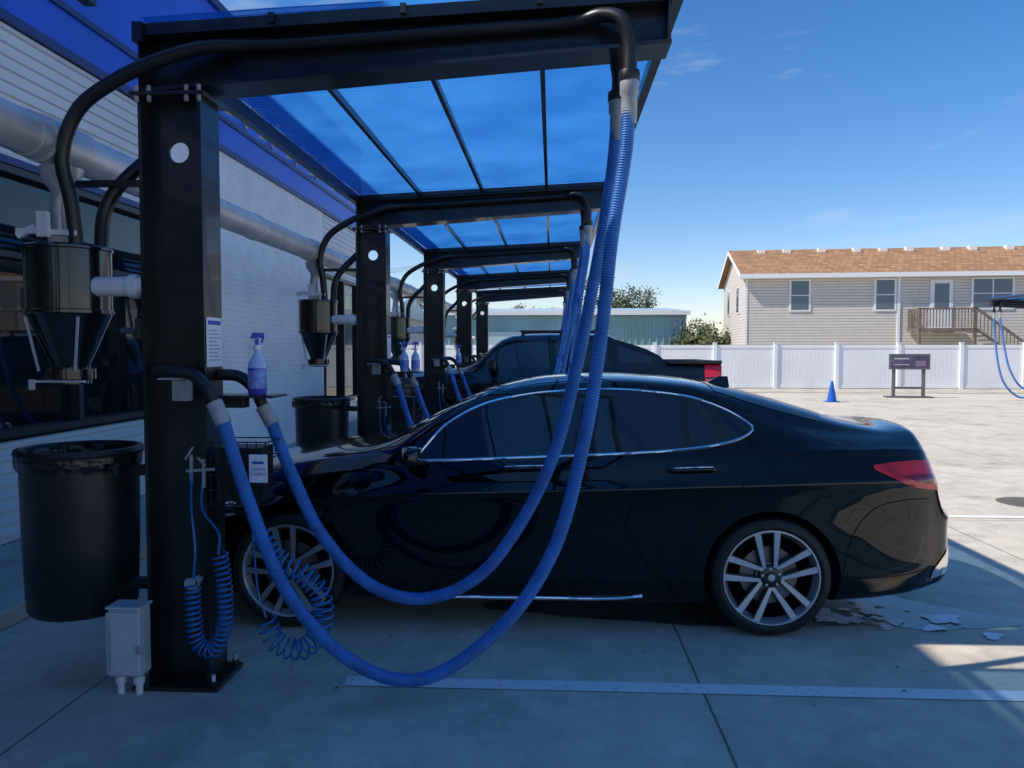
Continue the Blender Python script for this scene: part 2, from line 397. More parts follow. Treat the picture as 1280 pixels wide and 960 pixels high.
tube('blue_vacuum_hose_front', [(.345, 3.56, 2.80), (.335, 3.55, 2.6), (.315, 3.53, 2.45), (.265, 3.5, 2.14), (.215, 3.5, 1.67), (.138, 3.5, 1.197), (.007, 3.5, .724), (-.24, 3.48, .36), (-.60, 3.46, .125), (-.945, 3.46, .215), (-1.236, 3.48, .524), (-1.418, 3.5, .942), (-1.535, 3.5, 1.324)], .033, m_hose, st, seg=16, corr=.004)
tube('blue_vacuum_hose_rear', [(.315, 3.84, 2.80), (.30, 3.84, 2.6), (.275, 3.85, 2.4), (.22, 3.85, 2.07), (.128, 3.85, 1.59), (.02, 3.85, 1.152), (-.14, 3.85, .80), (-.36, 3.85, .505), (-.64, 3.85, .375), (-.92, 3.84, .44), (-1.16, 3.82, .69), (-1.312, 3.80, 1.012), (-1.41, 3.78, 1.29)], .033, m_hose, st, seg=16, corr=.004)
tube('hose_end_cuff_front', [(-1.528, 3.5, 1.30), (-1.575, 3.5, 1.40)], .039, m_cuff, st, seg=18, step=None, curve=False)
tube('hose_end_cuff_rear', [(-1.40, 3.78, 1.27), (-1.45, 3.78, 1.36)], .037, m_cuff, st, seg=18, step=None, curve=False)
tube('nozzle_front', [(-1.57, 3.5, 1.39), (-1.61, 3.5, 1.47), (-1.68, 3.5, 1.53), (-1.79, 3.5, 1.545), (-1.86, 3.52, 1.54)], .029, m_blk_pl, st, seg=14, step=.01)
tube('nozzle_rear', [(-1.445, 3.78, 1.355), (-1.49, 3.77, 1.45), (-1.56, 3.76, 1.51), (-1.655, 3.75, 1.52)], .029, m_blk_pl, st, seg=14, step=.01)
mb = MB(); mb.box(-1.80, -1.72, 3.55, 3.60, 1.40, 1.50); mb.box(-1.83, -1.72, 3.47, 3.60, 1.503, 1.512)
o = mb.obj('nozzle_bracket', m_cuff, st); bevel(o, .004)
mb = MB(); mb.box(-1.659, -1.33, 3.60, 3.80, 1.412, 1.424); mb.box(-1.659, -1.50, 3.66, 3.74, 1.36, 1.411)
o = mb.obj('bottle_shelf', m_black, st); bevel(o, .002)
mb = MB(); mb.box(-1.6575, -1.6545, 3.615, 3.785, 1.56, 1.80, 0)
for i in range(9): mb.box(-1.654, -1.653, 3.635, 3.765-.02*(i % 3), 1.59+i*.018, 1.596+i*.018, 1)
mb.box(-1.654, -1.653, 3.63, 3.77, 1.765, 1.785, 2)
mb.obj('instruction_label', [m_white, M('grey_print', (.35, .4, .48), .6), m_blueink], st)
def coil(name, path, rad, pitch, r, mat, parent):
    P = resample(catmull(path), .004); T = np.gradient(P, axis=0); T /= np.linalg.norm(T, axis=1)[:, None]
    L = np.arange(len(P))*.004; u = np.array([0, 1., 0]); Q = []
    for i in range(len(P)):
        u = u-T[i]*np.dot(u, T[i]); u /= np.linalg.norm(u); w = np.cross(T[i], u); a = 2*math.pi*L[i]/pitch
        Q.append(P[i]+rad*(math.cos(a)*u+math.sin(a)*w))
    Q = catmull(Q, 3)
    return tube(name, Q, r, mat, parent, seg=6, step=.009, curve=False)
coil('air_coil', [(-1.565, 3.52, .68), (-1.545, 3.52, .52), (-1.548, 3.52, .34), (-1.60, 3.52, .22), (-1.68, 3.52, .25), (-1.70, 3.52, .40), (-1.70, 3.52, .53)], .034, .026, .005, m_coil, st)
tube('air_line_left', [(-1.70, 3.52, .52), (-1.69, 3.53, .7), (-1.72, 3.56, .9), (-1.73, 3.60, 1.12)], .006, m_coil, st, seg=6)
tube('air_line_right', [(-1.565, 3.50, .68), (-1.57, 3.52, .78), (-1.66, 3.55, .88), (-1.68, 3.6, 1.0), (-1.67, 3.62, 1.12)], .006, m_coil, st, seg=6)
coil('tool_coil', [(-1.40, 3.60, .76), (-1.32, 3.60, .64), (-1.20, 3.60, .57), (-1.11, 3.60, .46), (-1.11, 3.60, .31), (-1.20, 3.60, .20), (-1.33, 3.60, .23), (-1.38, 3.60, .34)], .048, .034, .0055, m_coil, st)
tube('tool_line', [(-1.38, 3.60, .35), (-1.42, 3.60, .5), (-1.45, 3.62, .8), (-1.5, 3.65, 1.05), (-1.655, 3.7, 1.10)], .006, m_coil, st, seg=6)
mb = MB(); mb.bar((-1.76, 3.60, 1.06), (-1.62, 3.60, 1.07), .014, .014); mb.bar((-1.73, 3.59, 1.0), (-1.73, 3.59, 1.14), .014, .014); mb.bar((-1.67, 3.59, .98), (-1.67, 3.59, 1.12), .014, .014)
mb.bar((-1.75, 3.57, 1.12), (-1.71, 3.57, 1.18), .010, .010); mb.bar((-1.69, 3.57, 1.13), (-1.65, 3.57, 1.09), .010, .010)
mb.bar((-1.71, 3.55, .50), (-1.68, 3.55, .56), .03, .03)
o = mb.obj('air_fittings', m_cuff, st); bevel(o, .003)
lathe('gauge', [(0, -.02), (.028, -.02), (.028, .0), (0, .001)], (-1.705, 3.52, .54), m_chrome, st, 16, axis='y')
mb = MB()
for i in range(7):
    x = -1.64+i*.045; mb.bar((x, 3.60, .90), (x, 3.60, 1.20), .005, .005); mb.bar((x, 3.60, .90), (x, 3.80, .90), .005, .005)
for z in (.9, .97, 1.04, 1.12, 1.2):
    mb.bar((-1.655, 3.60, z), (-1.36, 3.60, z), .006, .006); mb.bar((-1.36, 3.60, z), (-1.36, 3.80, z), .006, .006); mb.bar((-1.36, 3.80, z), (-1.655, 3.80, z), .006, .006)
mb.box(-1.62, -1.40, 3.62, 3.78, .91, 1.17)
mb.obj('towel_basket', m_blk_pl, st)

sg = empty('towel_sign', (-1.40, 3.57, 1.08))
o = box('card', -1.442, -1.352, 3.572, 3.577, 1.01, 1.145, m_white, sg, .006)
def text(name, s, loc, size, mat, parent, rot=(R(90), 0, 0)):
    c = bpy.data.curves.new(name, 'FONT'); c.body = s; c.size = size; c.align_x = 'CENTER'; c.extrude = .0004
    c.materials.append(mat); o = link(bpy.data.objects.new(name, c)); o.rotation_euler = rot
    o.parent = parent; o.location = Vector(loc)-parent.location; return o
text('lettering_top', 'CLEAN', (-1.397, 3.571, 1.068), .022, m_blueink, sg)
text('lettering_bottom', 'TOWELS', (-1.397, 3.571, 1.045), .020, m_blueink, sg)
box('header_bar', -1.425, -1.369, 3.5705, 3.5715, 1.10, 1.112, m_blueink, sg)

def canopy(name, y0, y1, parent):
    xs = np.linspace(-1.94, .58, 5); n = int((y1-y0)/.0125); V = []; F = []
    for i in range(n+1):
        y = y0+(y1-y0)*i/n; dz = .007*math.sin(2*math.pi*y/.05)
        for x in xs: V.append((x, y, canopy_z(x)+.012+dz+.004*math.sin(x*3+y*1.7)))
    for i in range(n):
        for j in range(4): F.append((i*5+j, i*5+j+1, i*5+6+j, i*5+5+j))
    mesh(name+'_sheet', V, F, m_canopy, parent, smooth=True)
    mb = MB()
    for x, w, h in ((-1.95, .05, .09), (-1.31, .028, .045), (-.69, .028, .045), (-.06, .028, .045), (.565, .05, .07)):
        z = canopy_z(x)-.008
        mb.box(x-w/2, x+w/2, y0, y1, z-h, z)
    for y in (y0+.02, y1-.03):
        mb.hexa(slab(-1.92, .54, y, y+.03, lambda x: canopy_z(x)-.05, lambda x: canopy_z(x)-.012))
    mb.obj(name+'_purlins', m_black, parent)
canopy('canopy', 3.58, 7.66, st)

for k in range(1, 5):
    clone(st, 'vacuum_station', (SX, SY+4.05*k, 0), skip=('canopy_sheet', 'canopy_purlins') if k == 4 else ())
stn = clone(st, 'vacuum_station', (SX, SY-4.05, 0), skip=('canopy_sheet', 'canopy_purlins'))
mbp = empty('shade_canopy', (SX, 1.5, 0)); canopy('canopy', -.5, 3.22, mbp)
clone(st, 'vacuum_station', (16.3, 25.4, 0), R(180))

du = empty('vacuum_duct', (-2.42, 8, 2.64))
tube('pipe', [(-2.42, -8, 2.64), (-2.42, 20.5, 2.64)], .10, m_steel, du, seg=32, step=None, curve=False)
y = -6
while y < 20:
    cyl('joint_ring', (-2.42, y, 2.64), (-2.42, y+.05, 2.64), .107, m_steel, du, 32); y += 1.35
for k in range(-1, 5):
    Y = 3.70+4.05*k
    cyl('saddle', (-2.42, Y-.16, 2.64), (-2.42, Y+.16, 2.64), .112, m_steel, du, 32)
    mb = MB(); mb.box(-2.36, -1.965, Y-.015, Y+.015, 2.44, 2.47); mb.obj('hanger', m_black, du)

m_bin = M('bin_black_plastic', (.013, .013, .014), .38, var=(3, .35), bump=(12, .15))
def trash_can(Y):
    t = empty('trash_can', (-2.36, Y, 0)); c = (0, 0, 0)
    lathe('drum', [(0, .35), (.235, .35), (.25, .37), (.262, .7), (.268, 1.10), (.268, 1.12), (.25, 1.12), (.245, .6), (0, .5)], c, m_bin, t, 48, local=True)
    V = []; F = []; n = 72
    prof = [(.250, 1.10, .0), (.252, 1.145, .0), (.275, 1.15, .2), (.283, 1.13, .5), (.280, 1.09, 1), (.276, 1.06, 1.4)]
    for r, z, wv in prof:
        for j in range(n):
            a = 2*math.pi*j/n; w = math.sin(9*a)+.7*math.sin(17*a+1)+.5*math.sin(29*a+2)
            V.append(((r+.005*wv*w)*math.cos(a), (r+.005*wv*w)*math.sin(a), z+.006*wv*w))
    for i in range(len(prof)-1):
        for j in range(n): k = (j+1) % n; F.append((i*n+j, i*n+k, (i+1)*n+k, (i+1)*n+j))
    mesh('bag_edge', V, F, m_bag, t, smooth=True, local=True)
    lathe('rim', [(.286, 1.125), (.292, 1.14), (.286, 1.158), (.262, 1.162), (.256, 1.15)], c, m_blk_pl, t, 48, local=True)
    lathe('bag_inside', [(.252, 1.14), (.24, 1.0), (.2, .85), (0, .8)], c, m_bag, t, 32, local=True)
    mb = MB(); mb.box(.23, .395, -.03, .03, .45, .50); mb.box(.23, .395, -.03, .03, 1.02, 1.07); mb.box(-.30, -.27, -.05, .05, 1.06, 1.12); mb.box(.275, .30, -.20, -.16, 1.04, 1.1)
    o = mb.obj('bracket', m_blk_pl, t, local=True); bevel(o, .006)
    return t
t1 = trash_can(3.72)
for k in (1, 2, 3): clone(t1, 'trash_can', (-2.36, 3.72+4.05*k, 0))

eb = empty('electrical_box', (-2.02, 3.52, 0))
mb = MB(); mb.box(-2.09, -1.935, 3.47, 3.57, .10, .42); mb.box(-2.095, -1.93, 3.455, 3.469, .11, .41)
mb.box(-2.10, -1.925, 3.46, 3.58, .421, .435)
o = mb.obj('enclosure', m_box, eb); bevel(o, .008, 3)
for x in (-2.06, -1.97):
    cyl('conduit', (x, 3.52, 0), (x, 3.52, .10), .017, m_pvc, eb, 14); cyl('conduit_nut', (x, 3.52, .05), (x, 3.52, .085), .026, m_pvc, eb, 8)
mb = MB(); mb.box(-1.945, -1.925, 3.445, 3.454, .22, .26); mb.box(-2.08, -2.07, 3.45, 3.4545, .13, .39); mb.obj('latch', m_cuff, eb)

def spray(x, y, z, mat_l):
    e = empty('spray_bottle', (x, y, z))
    lathe('bottle', [(0, 0), (.040, 0), (.044, .006), (.044, .13), (.040, .155), (.025, .185), (.014, .205), (.014, .225)], (0, 0, 0), [mat_l, m_bottle_top], e, 28, midx=[0, 0, 0, 1, 1, 1, 1], local=True)
    lathe('label', [(.0448, .03), (.0452, .032), (.0452, .115), (.0448, .117)], (0, 0, 0), m_label, e, 28, local=True)
    lathe('collar', [(.014, .218), (.019, .219), (.019, .240), (.010, .242)], (0, 0, 0), m_white, e, 20, local=True)
    mb = MB()
    mb.box(-.009, .009, -.010, .010, .240, .272, 0)
    mb.hexa([(-.030, -.011, .272), (.036, -.011, .278), (.036, .011, .278), (-.030, .011, .272), (-.020, -.009, .302), (.034, -.009, .300), (.034, .009, .300), (-.020, .009, .302)], 0)
    mb.box(-.048, -.0305, -.008, .008, .277, .295, 1)
    mb.bar((-.018, 0, .272), (-.030, 0, .245), .010, .006, 1); mb.bar((-.030, 0, .245), (-.028, 0, .215), .010, .006, 1)
    mb.bar((.030, 0, .278), (.022, 0, .250), .010, .008, 0)
    o = mb.obj('trigger_head', [m_trig, m_white], e, local=True); bevel(o, .003)
    e.rotation_euler.z = R(14)
    return e
m_bottle_top = M('translucent_bottle', (.46, .56, .80), .2, coat=.5)
m_label = M('bottle_label', (.22, .30, .68), .4, var=(35, .5))
spray(-1.44, 3.69, 1.425, m_purple)
m_bw = M('white_bottle', (.62, .66, .8), .3)
spray(-1.50, 3.70+4.05, 1.425, m_bw); spray(-1.39, 3.72+4.05, 1.425, m_bw)
spray(-1.44, 3.69+8.1, 1.425, m_purple)

# ------------------------------------------------------------------ wash building on the left
wb = empty('car_wash_building', (-4.3, 5, 0)); WX = -4.3
def ribs(name, y0, y1, z0, z1, mat, pitch=.10, amp=.022):
    V = []; F = []; z = z0; pts = []
    while z < z1-.001:
        for dz, dx in ((0, 0), (.45, 0), (.55, 1), (.9, 1), (1, 0)):
            zz = z+dz*pitch
            if zz <= z1+.0001: pts.append((WX+amp*dx, zz))
        z += pitch
    for x, zz in pts: V += [(x, y0, zz), (x, y1, zz)]
    for i in range(len(pts)-1): F.append((2*i, 2*i+1, 2*i+3, 2*i+2))
    return mesh(name, V, F, mat, wb)
TOP = 5.95
box('core', -24, WX-.09, -16, 17.0, 0, TOP-.05, m_frame, wb)
ribs('siding_upper_near', -16, 8.3, 3.10, 4.20, m_siding); ribs('siding_lower_near', -16, 8.3, .12, .95, m_siding)
ribs('siding_upper_far', 14.2, 17.0, 3.10, 4.20, m_siding); ribs('siding_lower_far', 14.2, 17.0, .12, .6, m_siding)
box('white_brick_wall', WX-.08, WX+.03, 8.3, 14.2, .12, 4.2, m_brick, wb)
def glazing(y0, y1, z0, z1, step):
    mb = MB()
    mb.box(WX-.088, WX-.06, y0, y1, z0, z1, 1)
    mb.box(WX-.058, WX+.03, y0, y1, z0, z0+.06, 0); mb.box(WX-.058, WX+.03, y0, y1, z1-.06, z1, 0)
    y = y1-.06
    while y > y0:
        mb.box(WX-.058, WX+.028, y, y+.06, z0+.061, z1-.061, 0); y -= step
    mb.box(WX-.058, WX+.02, y0, y1, (z0+z1)/2+.35, (z0+z1)/2+.40, 0)
    mb.obj('glazing', [m_frame, m_glass2], wb)
glazing(-16, 8.3, .95, 3.10, 1.5); glazing(14.2, 17, .6, 3.10, 1.3)
mb = MB(); mb.box(WX-.09, WX+.06, -16, 17.05, 4.201, 4.28, 1); mb.box(WX-.09, WX+.04, -16, 17.03, 4.282, TOP, 0); mb.box(WX-.12, WX+.09, -16, 17.1, TOP, TOP+.1, 1)
mb.box(WX-.6, WX+.05, -16, 2.75, TOP+.102, 7.1, 0); mb.box(WX-.65, WX+.09, -16, 2.8, 7.101, 7.2, 1)  # added parapet block, out of view, shapes the sun patch on the paving
mb.box(WX+.041, WX+.065, -16, 17.05, 4.60, 4.66, 1)
mb.obj('blue_fascia_and_sun_block', [m_wblue, m_trimb], wb)
box('window_head_trim', WX+.001, WX+.05, -16, 8.3, 3.101, 3.16, m_trimb, wb)
for i, Y in enumerate((8.6, 9.6, 10.6, 11.6, 12.7, 13.8)):
    g = empty('gooseneck_lamp', (WX+.04, Y, 4.7))
    tube('arm', [(WX+.04, Y, 4.75), (WX+.35, Y, 4.78), (WX+.72, Y, 4.72), (WX+.85, Y, 4.55), (WX+.85, Y, 4.44)], .014, m_cuff, g, seg=8)
    cyl('wall_plate', (WX+.04, Y, 4.75), (WX+.06, Y, 4.75), .05, m_cuff, g, 14)
    lathe('shade', [(.03, 4.46), (.04, 4.42), (.12, 4.36), (.22, 4.31), (.22, 4.30), (.20, 4.305), (.10, 4.35), (.0, 4.38)], (WX+.85, Y, 0), m_pvc, g, 24)

# ------------------------------------------------------------------ lofted vehicles
def loft_vehicle(name, tabs, x0, x1, nx, mats, arches, parent, arch_r):
    f = {k: pchip(*v) for k, v in tabs.items()}
    t = (1-np.cos(np.linspace(0, math.pi, nx)))/2; t = .55*t+.45*np.linspace(0, 1, nx)
    xs = x0+(x1-x0)*t; rings = []
    for x in xs:
        wm, wbt, zb, zbo, wre, zre, zr = [float(f[k](x)) for k in ('wm', 'wb', 'zb', 'zbot', 'wre', 'zre', 'zr')]
        h = zb-zbo
        P = [(0, zbo), (wm*.75, zbo), (wm*.93, zbo+.02), (wm*.965, zbo+h*.10), (wm*.992, zbo+h*.20), (wm*.990, zbo+h*.40), (wm*.985, zbo+h*.62), (wm*.990, zbo+h*.755), (wm*1.002, zbo+h*.80), (wm*.985, zbo+h*.835), (wbt+.25*(wm-wbt), zbo+h*.955), (wbt, zb), (wbt+(wre-wbt)*.12, zb+(zre-zb)*.12), (wbt+(wre-wbt)*.55, zb+(zre-zb)*.60), (wre, zre), (wre*.86, zre+(zr-zre)*.50), (wre*.5, zre+(zr-zre)*.88), (0, zr)]
        P = np.array(P); d = np.r_[0, np.cumsum(np.maximum(np.linalg.norm(np.diff(P, axis=0), axis=1), 1e-4))]
        s = np.concatenate([np.linspace(d[i], d[i+1], 3, endpoint=False) for i in range(len(d)-1)]+[[d[-1]]])
        rings.append((pchip(d, P[:, 0])(s), pchip(d, P[:, 1])(s)))
    K = len(rings[0][0]); V = []; F = []
    for x, (yy, zz) in zip(xs, rings):
        for k in range(K): V.append((x, -yy[k], zz[k]))
        for k in range(K-2, 0, -1): V.append((x, yy[k], zz[k]))
    W = 2*K-2
    for i in range(nx-1):
        for j in range(W):
            k = (j+1) % W; F.append((i*W+j, i*W+k, (i+1)*W+k, (i+1)*W+j))
    F.append(tuple(range(W-1, -1, -1))); F.append(tuple(range((nx-1)*W, nx*W)))
    me = bpy.data.meshes.new(name); me.from_pydata(V, [], F); me.update()
    bm = bmesh.new(); bm.from_mesh(me); bmesh.ops.recalc_face_normals(bm, faces=bm.faces); bm.to_mesh(me)
    bvh = BVHTree.FromBMesh(bm); bm.free()
    for m in mats: me.materials.append(m)
    o = link(bpy.data.objects.new('body', me)); o.parent = parent
    cut = []
    for (ax, az) in arches:
        for s in (-1, 1):
            n = 56; V2 = []
            for y in (s*.55, s*1.3):
                for i in range(n):
                    a = 2*math.pi*i/n; V2.append((ax+arch_r*math.cos(a), y, az+arch_r*math.sin(a)))
            F2 = [tuple(range(n)), tuple(range(2*n-1, n-1, -1))]+[(i, (i+1) % n, n+(i+1) % n, n+i) for i in range(n)]
            m2 = bpy.data.meshes.new('c'); m2.from_pydata(V2, [], F2)
            b2 = bmesh.new(); b2.from_mesh(m2); bmesh.ops.recalc_face_normals(b2, faces=b2.faces); b2.to_mesh(m2); b2.free()
            for m in mats: m2.materials.append(m)
            m2.polygons.foreach_set('material_index', [1]*len(m2.polygons))
            c = link(bpy.data.objects.new('c', m2)); cut.append(c)
            c.parent = parent
            bo = o.modifiers.new('b', 'BOOLEAN'); bo.operation = 'DIFFERENCE'; bo.object = c; bo.solver = 'EXACT'
    bpy.context.view_layer.update()
    dg = bpy.context.evaluated_depsgraph_get()
    nm = bpy.data.meshes.new_from_object(o.evaluated_get(dg)); o.modifiers.clear(); o.data = nm
    for c in cut: bpy.data.objects.remove(c)
    nm.polygons.foreach_set('use_smooth', [True]*len(nm.polygons)); nm.set_sharp_from_angle(angle=R(38))
    return o, bvh

def hit(bvh, o, d, off):
    loc, nor, i, dist = bvh.ray_cast(Vector(o), Vector(d))
    if loc is None: return None
    if nor.dot(Vector(d)) > 0: nor = -nor
    return loc+nor*off
def patch(name, bvh, us, lo, hi, nv, d, off, mat, parent, mode='side', sgn=-1):
    V = []; F = []; ok = []
    for u in us:
        a, b = lo(u), hi(u)
        for j in range(nv+1):
            w = a+(b-a)*j/nv
            if mode == 'side': o = (u, sgn*3, w); dd = (0, -sgn, 0)
            elif mode == 'top': o = (w, u, 4); dd = (0, 0, -1)
            elif mode == 'rear': o = (5, u, w); dd = (-1, 0, 0)
            elif mode == 'front': o = (-5, u, w); dd = (1, 0, 0)
            p = hit(bvh, o, dd, off); ok.append(p is not None); V.append(p if p is not None else Vector((0, 0, 1)))
    n = nv+1
    for i in range(len(us)-1):
        for j in range(nv):
            q = (i*n+j, (i+1)*n+j, (i+1)*n+j+1, i*n+j+1)
            if all(ok[k] for k in q): F.append(q)
    return mesh(name, V, F, mat, parent, smooth=True, local=True)
def surf_line(name, bvh, pts, r, mat, parent, sgn=-1, off=0, seg=6, curve=True):
    P = catmull([(x, 0, z) for x, z in pts], 10) if curve else resample(np.array([(x, 0, z) for x, z in pts], float), .03)
    Q = [hit(bvh, (p[0], sgn*3, p[2]), (0, -sgn, 0), off) for p in P]
    Q = [tuple(q) for q in Q if q is not None]
    return tube(name, Q, r, mat, parent, seg=seg, step=None, curve=False, local=True)

def wheel(parent, x, y, z, R_, rr, sgn, name='wheel', width=.225, nsp=5):
    s = sgn
    def L(nm, prof, mat, seg=48, sharp=30): return lathe(nm, [(r, y+s*h) for r, h in prof], (x, 0, z), mat, parent, seg, axis='y', local=True, sharp=sharp)
    L(name+'_tyre', [(rr-.01, -width), (rr+.02, -width-.005), (R_-.015, -width+.01), (R_, -width+.035), (R_, -.04), (R_-.012, -.012), (R_-.035, .002), (rr+.02, .004), (rr+.004, -.004), (rr-.004, -.012)], m_tire)
    L(name+'_rim_lip', [(rr+.003, -.004), (rr+.001, .0), (rr-.006, .0), (rr-.011, -.008), (rr-.02, -.03), (rr-.03, -.05)], m_alloy)
    L(name+'_barrel', [(rr-.020, -.03), (rr-.03, -.17), (rr-.05, -.19), (.0, -.19)], m_dark)
    L(name+'_brake_disc', [(.165, -.09), (.165, -.075), (.08, -.075), (.08, -.05), (0, -.05)], m_disc)
    mb = MB()
    for i in range(nsp):
        c = math.pi/2+2*math.pi*i/nsp+.10
        for q in (-1, 1):
            a1 = c+q*.215
            p0 = (.045*math.cos(c+q*.7), .045*math.sin(c+q*.7)); p1 = ((rr-.008)*math.cos(a1), (rr-.008)*math.sin(a1))
            dx, dz = p1[0]-p0[0], p1[1]-p0[1]; l = math.hypot(dx, dz); nx_, nz_ = -dz/l, dx/l
            w0, w1 = .009, .018
            def V(p, w, sg_, h): return (x+p[0]+nx_*w*sg_, y+s*h, z+p[1]+nz_*w*sg_)
            for (h0, h1, k, m) in ((-.014, -.008, 1., 0), (-.05, -.0145, 1.35, 1)):
                hh0 = h0-.014; hh1 = h1-.014
                mb.hexa([V(p0, w0*k, -1, hh0), V(p0, w0*k, 1, hh0), V(p1, w1*k, 1, h0), V(p1, w1*k, -1, h0), V(p0, w0*k, -1, hh1), V(p0, w0*k, 1, hh1), V(p1, w1*k, 1, h1), V(p1, w1*k, -1, h1)], m)
    o = mb.obj(name+'_spokes', [m_alloy, m_rim], parent, local=True)
    L(name+'_hub', [(.068, -.06), (.066, -.024), (.055, -.018), (0, -.018)], m_rim, 30)
    L(name+'_hub_cap', [(.032, -.018), (.030, -.010), (0, -.009)], m_rim, 24)
    L(name+'_badge', [(.020, -.0088), (.018, -.007), (0, -.0068)], m_alloy, 20)
    for i in range(5):
        a = 2*math.pi*i/5+math.pi/2+.10
        lathe(name+'_lug', [(.008, y+s*-.02), (.008, y+s*-.011), (0, y+s*-.0105)], (x+.05*math.cos(a), 0, z+.05*math.sin(a)), m_alloy, parent, 6, axis='y', local=True)

CX, CY = 0., 5.30
car = empty('parked_car', (CX, CY, 0))
T = {
 'wm': ([-2.50, -2.46, -2.38, -2.2, -1.9, -1.5, -.8, 0, .8, 1.3, 1.75, 2.0, 2.13, 2.22, 2.30, 2.36, 2.40], [.50, .66, .76, .85, .905, .925, .92, .92, .922, .93, .905, .86, .815, .765, .72, .62, .46]),
 'wb': ([-2.50, -2.38, -2.2, -1.8, -1.2, -.8, 0, .8, 1.3, 1.7, 2.0, 2.18, 2.28, 2.40], [.40, .62, .72, .80, .84, .855, .865, .86, .85, .82, .76, .68, .58, .42]),
 'zb': ([-2.50, -2.44, -2.3, -2.1, -1.6, -1.0, -.4, .3, 1.0, 1.5, 1.9, 2.15, 2.21, 2.25, 2.30, 2.36, 2.40], [.52, .64, .72, .78, .89, .955, .985, 1.01, 1.045, 1.065, 1.07, 1.06, 1.02, .86, .77, .73, .66]),
 'zbot': ([-2.50, -2.42, -2.2, -1.8, -1.0, 1.0, 1.8, 2.2, 2.34, 2.40], [.36, .22, .17, .17, .165, .165, .20, .24, .28, .40]),
 'wre': ([-2.50, -2.3, -1.8, -1.15, -.95, -.8, -.6, -.33, 0, .4, .8, 1.15, 1.5, 1.9, 2.18, 2.28, 2.40], [.28, .52, .66, .76, .775, .75, .70, .65, .62, .61, .605, .61, .63, .60, .56, .50, .3]),
 'zre': ([-2.50, -2.44, -2.3, -2.1, -1.6, -1.2, -1.0, -.8, -.6, -.33, 0, .35, .8, 1.02, 1.17, 1.4, 1.7, 2.0, 2.17, 2.22, 2.26, 2.32, 2.40], [.56, .69, .78, .85, .95, 1.0, 1.03, 1.145, 1.275, 1.385, 1.43, 1.445, 1.415, 1.355, 1.295, 1.21, 1.15, 1.13, 1.125, 1.08, .90, .79, .70]),
 'zr': ([-2.50, -2.44, -2.3, -2.1, -1.6, -1.2, -1.08, -.8, -.6, -.35, 0, .35, .8, 1.2, 1.6, 1.85, 2.05, 2.22, 2.27, 2.30, 2.35, 2.40], [.57, .71, .80, .88, .975, 1.035, 1.065, 1.21, 1.31, 1.412, 1.475, 1.49, 1.462, 1.39, 1.28, 1.205, 1.172, 1.18, 1.12, .93, .80, .72])}
WF, WR = -1.55, 1.25
body, bvh = loft_vehicle('body', T, -2.50, 2.40, 160, [m_paint, m_dark], [(WF, .345), (WR, .345)], car, .385)
wt = pchip([-.80, -.616, -.333, 0, .337, .77, 1.02, 1.14, 1.175], [1.005, 1.205, 1.335, 1.385, 1.40, 1.365, 1.285, 1.215, 1.185])
wl = pchip([-.80, -.417, .23, .745, .98, 1.12, 1.175], [.995, 1.012, 1.04, 1.072, 1.105, 1.145, 1.18])
m_gap = m_dark
